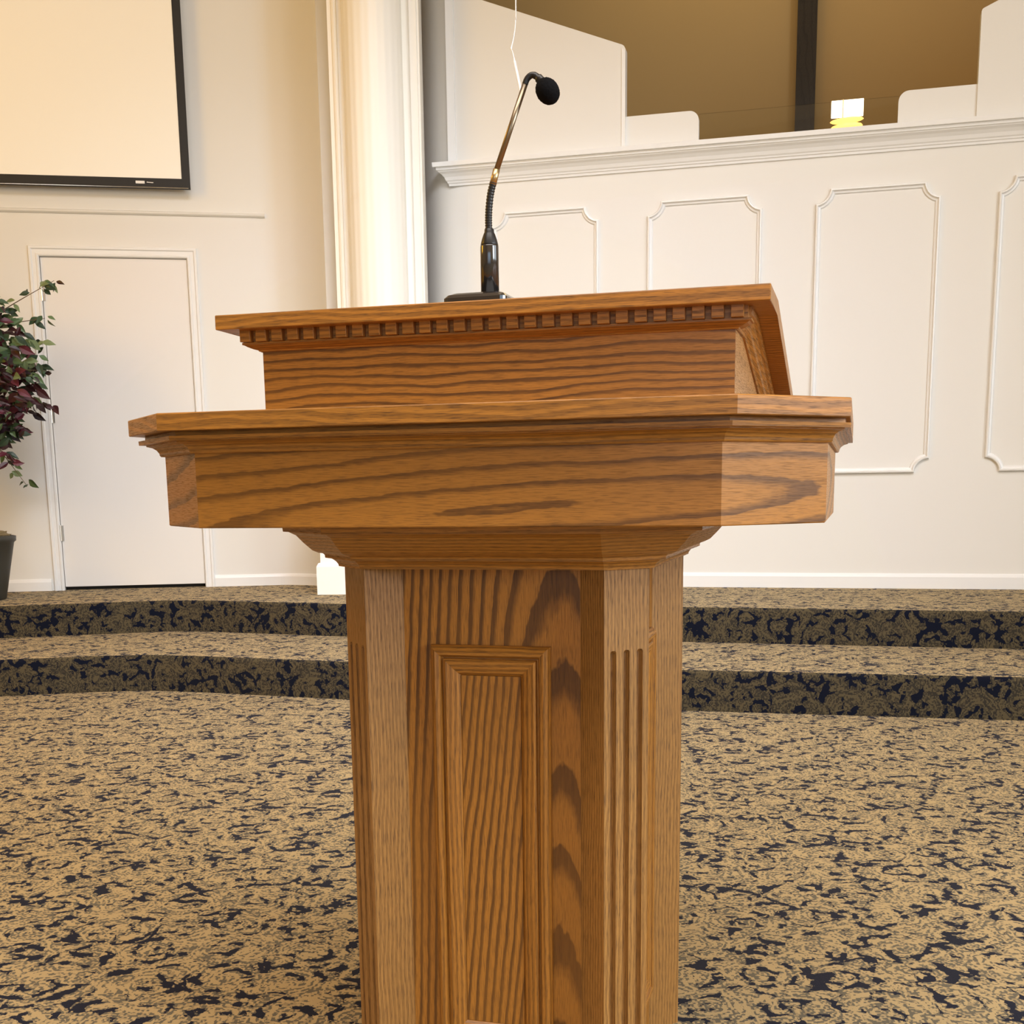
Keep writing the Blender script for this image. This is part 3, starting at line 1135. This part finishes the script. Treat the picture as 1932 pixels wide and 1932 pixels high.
# frieze: cove + fillet + dentils
bm = bmesh.new()
x0, x1 = BU0 - 0.024, BU1 + 0.0
KP = [(0.0, 1.1762), (0.004, 1.1765), (0.005, 1.1782), (0.010, 1.1795), (0.017, 1.1825), (0.020, 1.1845), (0.0225, 1.185), (0.0225, 1.188), (0.0175, 1.188), (0.0175, 1.2055)]
A = [bm.verts.new((BU1 + d, v0 - d, z)) for d, z in KP]
B = [bm.verts.new((BU0 - d, v0 - d, z)) for d, z in KP]
A2 = [bm.verts.new((BU1 + d, v0 + 0.02, z)) for d, z in KP]
B2 = [bm.verts.new((BU0 - d, v0 + 0.02, z)) for d, z in KP]
for P, Q in ((A2, A), (A, B), (B, B2)):
    for k in range(len(KP) - 1):
        bm.faces.new((P[k], P[k + 1], Q[k + 1], Q[k]))
bmesh.ops.recalc_face_normals(bm, faces=bm.faces)
grain(bm, (1, 0, 0), (0, 0.3))
link('frieze_moulding', bm, W_MLD, pul)
NB = 29
pit = (BU1 - BU0 + 0.044) / NB
for k in range(NB):
    bm = bmesh.new()
    xa = BU0 - 0.022 + pit * k + 0.0
    box(bm, xa, xa + pit * 0.64, v0 - 0.030, v0 - 0.016, 1.1885, 1.2052, 0.0005)
    grain(bm, (1, 0, 0), (k * 0.37, 0.2))
    link('dentil', bm, W_MLD, pul)
# rake mouldings along the sloping sides
for sx, ue in ((-1, BU0), (1, BU1)):
    bm = bmesh.new()
    prof = [(0.0, -0.029), (0.003, -0.029), (0.005, -0.026), (0.010, -0.022), (0.012, -0.018), (0.015, -0.015), (0.0165, -0.011), (0.020, -0.009), (0.022, -0.005), (0.022, 0.0), (0.0, 0.0)]
    stn = [(v0 - 0.0, 0.0), (0.30 - VC, 0.0), (v1, 0.0)]
    rows = []
    for vv_, _ in stn:
        zt_ = ztop(vv_ + VC) - TH
        rows.append([bm.verts.new((ue + sx * d, vv_, zt_ + z)) for d, z in prof])
    for a, b in zip(rows, rows[1:]):
        for k in range(len(prof)):
            kk = (k + 1) % len(prof)
            bm.faces.new((a[k], a[kk], b[kk], b[k]))
    bm.faces.new(rows[0])
    bm.faces.new(rows[-1][::-1])
    bmesh.ops.recalc_face_normals(bm, faces=bm.faces)
    grain(bm, (0, 1, 0), (0, 0.6))
    link('rake_moulding', bm, W_MLD, pul)
bm = bmesh.new()
vf, vb = 0.15 - VC, 0.83 - VC
prism(bm, [(vf, 1.2262), (vf, 1.2262 - TH), (0.29 - VC, 1.2262 - TH), (vb, ztop(0.83) - TH), (vb, ztop(0.83)), (0.30 - VC, 1.2262)], -0.7716 - UC, 0.0436 - UC, 'x', 0.0015)
grain(bm, (1, 0, 0), (0, 0.1))
link('book_rest_top', bm, W_TOP, pul)

# ------------------------------------------------------------------ gooseneck microphone on the book rest
ZB = 1.2265
mu, mv = -0.3738, 0.225
mic = empty('gooseneck_microphone', EYE + (base + U * (mu - UC) + Vv * (mv - VC) + Vector((0, 0, ZB)) - EYE) * KS, -PSI)
mic.scale = (KS, KS, KS)
tag(mic, 'black gooseneck microphone with foam windscreen standing on the pulpit book rest', 'microphone')


def ml(u, z, dv=0.0):
    return (u - mu, dv, z - ZB)


bm = bmesh.new()
hw = 0.047


def s4(d, r=0.008):
    h = hw - d
    pts = []
    for cx, cy, a0 in ((h - r, h - r, 0), (-h + r, h - r, 90), (-h + r, -h + r, 180), (h - r, -h + r, 270)):
        for k in range(4):
            a = math.radians(a0 + 30 * k)
            pts.append((cx + r * math.cos(a), cy + r * math.sin(a)))
    return pts


rings(bm, [(s4(0.0), 0.0), (s4(0.0), 0.009), (s4(0.004), 0.0135), (s4(0.011), 0.0165)])
link('base_plate', bm, M['black_satin'], mic)
bm = bmesh.new()
c_ = (0.0105, 0)
lathe(bm, [(0.0, 0.0165), (0.0134, 0.0165), (0.0134, 0.084), (0.0130, 0.0855)], 32, c_)
link('tube_body', bm, M['black_satin'], mic, True)
bm = bmesh.new()
lathe(bm, [(0.0130, 0.0850), (0.0125, 0.088), (0.0110, 0.094), (0.0085, 0.101), (0.0070, 0.104), (0.0068, 0.108), (0.0058, 0.109)], 28, c_)
link('collar', bm, M['black'], mic, True)
bm = bmesh.new()
gp = smooth_path([ml(-0.3636, 1.330), ml(-0.3640, 1.345), ml(-0.3632, 1.362), ml(-0.3605, 1.382), ml(-0.3560, 1.398)], 14)
rr = [0.0050 + 0.0006 * math.sin(i * 2.1) for i in range(len(gp))]
tube(bm, gp, rr, 14)
link('gooseneck', bm, M['black'], mic, True)
bm = bmesh.new()
tube(bm, [ml(-0.3568, 1.395), ml(-0.3508, 1.4150)], 0.0050, 16)
link('sleeve', bm, M['brass'], mic, True)
bm = bmesh.new()
tube(bm, [ml(-0.3512, 1.4135), ml(-0.3070, 1.5250)], 0.0041, 16)
link('shaft', bm, M['chrome'], mic, True)
bm = bmesh.new()
tube(bm, smooth_path([ml(-0.3075, 1.5240), ml(-0.3040, 1.5310), ml(-0.2975, 1.5350), ml(-0.2905, 1.5325), ml(-0.2830, 1.5250), ml(-0.2790, 1.5200)], 6), [0.0043] * 15 + [0.0046] * 5 + [0.0062] * 11, 14)
link('neck_tip', bm, M['black'], mic, True)
bm = bmesh.new()
bmesh.ops.create_icosphere(bm, subdivisions=5, radius=1.0)
for v in bm.verts:
    d = 1 + 0.035 * (mnoise.noise(v.co * 9) + 0.6 * mnoise.noise(v.co * 26))
    v.co *= d
    v.co = Vector((v.co.x * 0.0158, v.co.y * 0.0165, v.co.z * 0.0188))
bmesh.ops.transform(bm, matrix=Matrix.Translation(Vector(ml(-0.2748, 1.5120))) @ Matrix.Rotation(math.radians(-38), 4, 'Y'), verts=bm.verts)
link('foam_windscreen', bm, M['foam'], mic, True)

# ------------------------------------------------------------------ projection screen
sc = empty('projection_screen', worldA(-1.2, 0.08, 2.80), AA)
tag(sc, 'white projection screen with black border hanging on the left wall above the door', 'screen')
XE = 1.25      # right edge in the screen's own frame (s = 0.05)
bm = bmesh.new()
box(bm, XE - 2.6, XE - 0.048, -0.0005, 0.0025, 0.058, 1.75)
link('screen_surface', bm, M['screen'], sc)
bm = bmesh.new()
box(bm, XE - 2.65, XE, -0.003, 0.0, 0.012, 0.06)
box(bm, XE - 0.05, XE, -0.003, 0.0, 0.06, 1.80)
box(bm, XE - 2.65, XE - 2.60, -0.003, 0.0, 0.06, 1.80)
box(bm, XE - 2.65, XE, -0.003, 0.0, 1.74, 1.80)
link('screen_border', bm, M['screen_black'], sc)
bm = bmesh.new()
tube(bm, [(XE - 2.65, -0.002, 0.006), (XE - 0.012, -0.002, 0.006)], 0.0045, 10)
link('bottom_rail', bm, M['steel'], sc, True)
bm = bmesh.new()
box(bm, XE - 2.66, XE + 0.0, -0.006, 0.004, -0.002, 0.0135)
link('weight_bar', bm, M['screen_black'], sc)
bm = bmesh.new()
box(bm, XE - 0.323, XE - 0.270, -0.006, -0.003, 0.0265, 0.0425, 0.001)
b_ = link('badge', bm, M['white_plastic'], sc)
tag(b_, 'small white badge')
bm = bmesh.new()
for k, (a, b, z) in enumerate(((0.258, 0.250, 0.036), (0.249, 0.241, 0.035), (0.240, 0.233, 0.0345), (0.232, 0.224, 0.034), (0.2235, 0.219, 0.034))):
    box(bm, XE - a, XE - b, -0.0045, -0.003, z - 0.0025, z + 0.002)
tag(link('badge_lettering', bm, M['white_plastic'], sc), 'tiny white lettering')
bm = bmesh.new()
tube(bm, [(XE - 2.72, 0.02, 1.86), (XE + 0.07, 0.02, 1.86)], 0.05, 20)
link('roller_case', bm, M['screen_black'], sc, True)

# ------------------------------------------------------------------ hanging choir microphone
hm = empty('hanging_microphone', (0.088, 6.4, 2.90))
tag(hm, 'slim white choir microphone hanging on a thin white cable behind the gooseneck microphone', 'microphone')


def hl(x, z, y=0):
    return (x - 0.088, y, z - 2.90)


bm = bmesh.new()
tube(bm, smooth_path([hl(0.072, CEIL), hl(0.070, 4.2), hl(0.064, 3.338), hl(0.062, 3.25), hl(0.056, 3.190), hl(0.042, 3.125), hl(0.040, 3.112), hl(0.046, 3.098), hl(0.052, 3.070)], 5), 0.0032, 8)
link('cable', bm, M['white_plastic'], hm, True)
bm = bmesh.new()
tube(bm, [hl(0.052, 3.075), hl(0.0535, 3.062), hl(0.054, 3.060), hl(0.084, 2.920), hl(0.090, 2.895), hl(0.091, 2.890)], [0.0035, 0.0045, 0.0075, 0.0080, 0.0080, 0.006], 14)
link('microphone_body', bm, M['white_plastic'], hm, True)
bm = bmesh.new()
tube(bm, smooth_path([hl(0.056, 3.192), hl(0.040, 3.130), hl(0.037, 3.116), hl(0.042, 3.106), hl(0.047, 3.109)], 4), 0.0022, 8)
link('wire_hook', bm, M['steel'], hm, True)

# ------------------------------------------------------------------ reflection in the choir glass, built as a glowing body behind it
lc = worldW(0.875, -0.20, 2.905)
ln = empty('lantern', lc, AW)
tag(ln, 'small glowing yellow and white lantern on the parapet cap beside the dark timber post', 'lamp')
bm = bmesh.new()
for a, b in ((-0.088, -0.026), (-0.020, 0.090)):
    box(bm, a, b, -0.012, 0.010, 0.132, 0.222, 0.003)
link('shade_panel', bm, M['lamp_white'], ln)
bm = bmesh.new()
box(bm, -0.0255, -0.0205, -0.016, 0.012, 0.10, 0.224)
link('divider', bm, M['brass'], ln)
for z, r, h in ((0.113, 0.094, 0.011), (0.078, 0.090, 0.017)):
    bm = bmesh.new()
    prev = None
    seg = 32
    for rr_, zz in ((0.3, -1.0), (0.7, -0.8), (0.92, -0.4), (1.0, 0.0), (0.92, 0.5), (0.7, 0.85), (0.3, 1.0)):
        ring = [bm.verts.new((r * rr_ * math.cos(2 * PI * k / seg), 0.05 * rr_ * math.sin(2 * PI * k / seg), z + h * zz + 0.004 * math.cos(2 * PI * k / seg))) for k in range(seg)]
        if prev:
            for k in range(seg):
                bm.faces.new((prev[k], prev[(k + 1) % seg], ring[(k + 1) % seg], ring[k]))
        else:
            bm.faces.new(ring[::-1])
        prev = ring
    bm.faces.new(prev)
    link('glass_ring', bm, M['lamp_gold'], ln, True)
bm = bmesh.new()
lathe(bm, [(0.05, 0.0), (0.05, 0.012), (0.012, 0.022), (0.012, 0.06)], 24)
link('stem', bm, M['brass'], ln, True)

# ------------------------------------------------------------------ potted plant at the left edge
px, py = -3.10, 7.06
pl = empty('potted_tree', (px, py, PH))
tag(pl, 'artificial tree with green and burgundy leaves in a dark pot left of the door', 'potted plant')
bm = bmesh.new()
lathe(bm, [(0.105, 0.0), (0.112, 0.01), (0.150, 0.20), (0.178, 0.335), (0.190, 0.345), (0.192, 0.372), (0.180, 0.375), (0.170, 0.350), (0.0, 0.345)], 40)
link('pot', bm, M['pot'], pl, True)
bm = bmesh.new()
bmesh.ops.create_icosphere(bm, subdivisions=4, radius=1.0)
for v in bm.verts:
    d = 1 + 0.18 * mnoise.noise(v.co * 6) + 0.10 * mnoise.noise(v.co * 17)
    v.co = Vector((v.co.x * 0.165 * d, v.co.y * 0.165 * d, 0.35 + max(-0.02, v.co.z * 0.07 * d)))
link('moss', bm, M['moss'], pl)
rng = random.Random(5)
bm = bmesh.new()
tips = []
for k in range(5):
    a = k * 1.3
    pts = [(0.03 * math.cos(a), 0.03 * math.sin(a), 0.34), (0.05 * math.cos(a + 0.6), 0.05 * math.sin(a + 0.6), 0.7), (0.06 * math.cos(a + 1.4), 0.06 * math.sin(a + 1.4), 1.1), (0.10 * math.cos(a + 2), 0.10 * math.sin(a + 2), 1.5), (0.16 * math.cos(a + 2.3), 0.16 * math.sin(a + 2.3), 1.85)]
    tube(bm, smooth_path(pts, 5), [0.016 - 0.0006 * i for i in range(21)], 8)
twigs = []
BR = [(0.30, 1.62, 0.54, 1.80, 'm'), (0.28, 1.55, 0.46, 1.60, 'g'), (0.25, 1.40, 0.45, 1.46, 'g'), (0.22, 1.30, 0.50, 1.30, 'r'), (0.22, 1.15, 0.45, 1.12, 'r'), (0.20, 1.05, 0.36, 0.97, 'r'), (0.18, 0.90, 0.24, 0.80, 'r'), (0.16, 0.92, 0.30, 0.66, 'g')]
for x0_, z0_, x1_, z1_, kd in BR:
    pts = [Vector((0.06, 0, z0_ - 0.12)), Vector((x0_ * 0.7, rng.uniform(-.1, .05), z0_)), Vector((x1_, rng.uniform(-.1, .05), z1_))]
    sp_ = smooth_path(pts, 6)
    tube(bm, sp_, [0.005 - 0.0003 * i for i in range(13)], 6)
    twigs.append((sp_, kd))
link('trunk', bm, M['bark'], pl, True)


def leaf(bm, uvl, p, d, nrm, L, W_, cid):
    d = d.normalized()
    s = d.cross(nrm)
    if s.length < 0.1:
        s = d.cross(Vector((0.2, 0.5, 1)))
    s.normalize()
    up = s.cross(d).normalized()
    mids = []
    prof = [(0.0, 0.06), (0.18, 0.62), (0.38, 1.0), (0.6, 0.85), (0.82, 0.42), (1.0, 0.02)]
    L_, R__, C_ = [], [], []
    for t, w_ in prof:
        c = p + d * (L * t) - up * (L * 0.22 * t * t)
        C_.append(bm.verts.new(c))
        L_.append(bm.verts.new(c + s * (W_ * w_ * 0.5) + up * (W_ * 0.14 * w_)))
        R__.append(bm.verts.new(c - s * (W_ * w_ * 0.5) + up * (W_ * 0.14 * w_)))
    for i in range(len(prof) - 1):
        for q in ((L_[i], C_[i], C_[i + 1], L_[i + 1]), (C_[i], R__[i], R__[i + 1], C_[i + 1])):
            f = bm.faces.new(q)
            for l in f.loops:
                l[uvl].uv = (cid, 0.5)


gb, rb = bmesh.new(), bmesh.new()
gu, ru = gb.loops.layers.uv.verify(), rb.loops.layers.uv.verify()


def put(p, red, size=1.0):
    a = rng.uniform(0, 2 * PI)
    d = Vector((math.cos(a), math.sin(a) * 0.6, rng.uniform(-1.1, 0.25)))
    nrm = Vector((rng.uniform(-.6, .6), -1, rng.uniform(-.2, .9)))
    L = rng.uniform(0.055, 0.095) * size
    leaf(rb if red else gb, ru if red else gu, p, d, nrm, L, L * rng.uniform(0.42, 0.55), (rng.randrange(5) + 0.5) / 5)


for i in range(1700):
    # crown: upper part mostly green, lower part mostly burgundy
    z = rng.uniform(0.92, 1.76)
    q = (z - 0.92) / 0.84
    rad = 0.40 * (0.55 + 0.9 * math.sin(PI * min(1, q * 0.85 + 0.12))) * rng.uniform(0.25, 1.0) ** 0.6
    a = rng.uniform(0, 2 * PI)
    p = Vector((rad * math.cos(a) * 0.86 - 0.05, rad * math.sin(a) * 0.55 - 0.04, z))
    red = rng.random() < (0.75 if z < 1.28 else 0.35)
    if z < 1.02:
        red = rng.random() < 0.45
    put(p, red)
for sp_, kd in twigs:
    for i, p in enumerate(sp_):
        if i < 3:
            continue
        for _ in range(3 if i < len(sp_) - 1 else 4):
            if rng.random() < (0.55 if kd != 'm' else 0.8):
                put(p + Vector((rng.uniform(-.03, .03), rng.uniform(-.03, .03), rng.uniform(-.02, .02))), (kd == 'r') or (kd == 'm' and rng.random() < 0.3), 0.85)
tag(link('green_foliage', gb, M['leaf_green'], pl), 'green leaves', kind='stuff')
tag(link('burgundy_foliage', rb, M['leaf_red'], pl), 'burgundy leaves', kind='stuff')
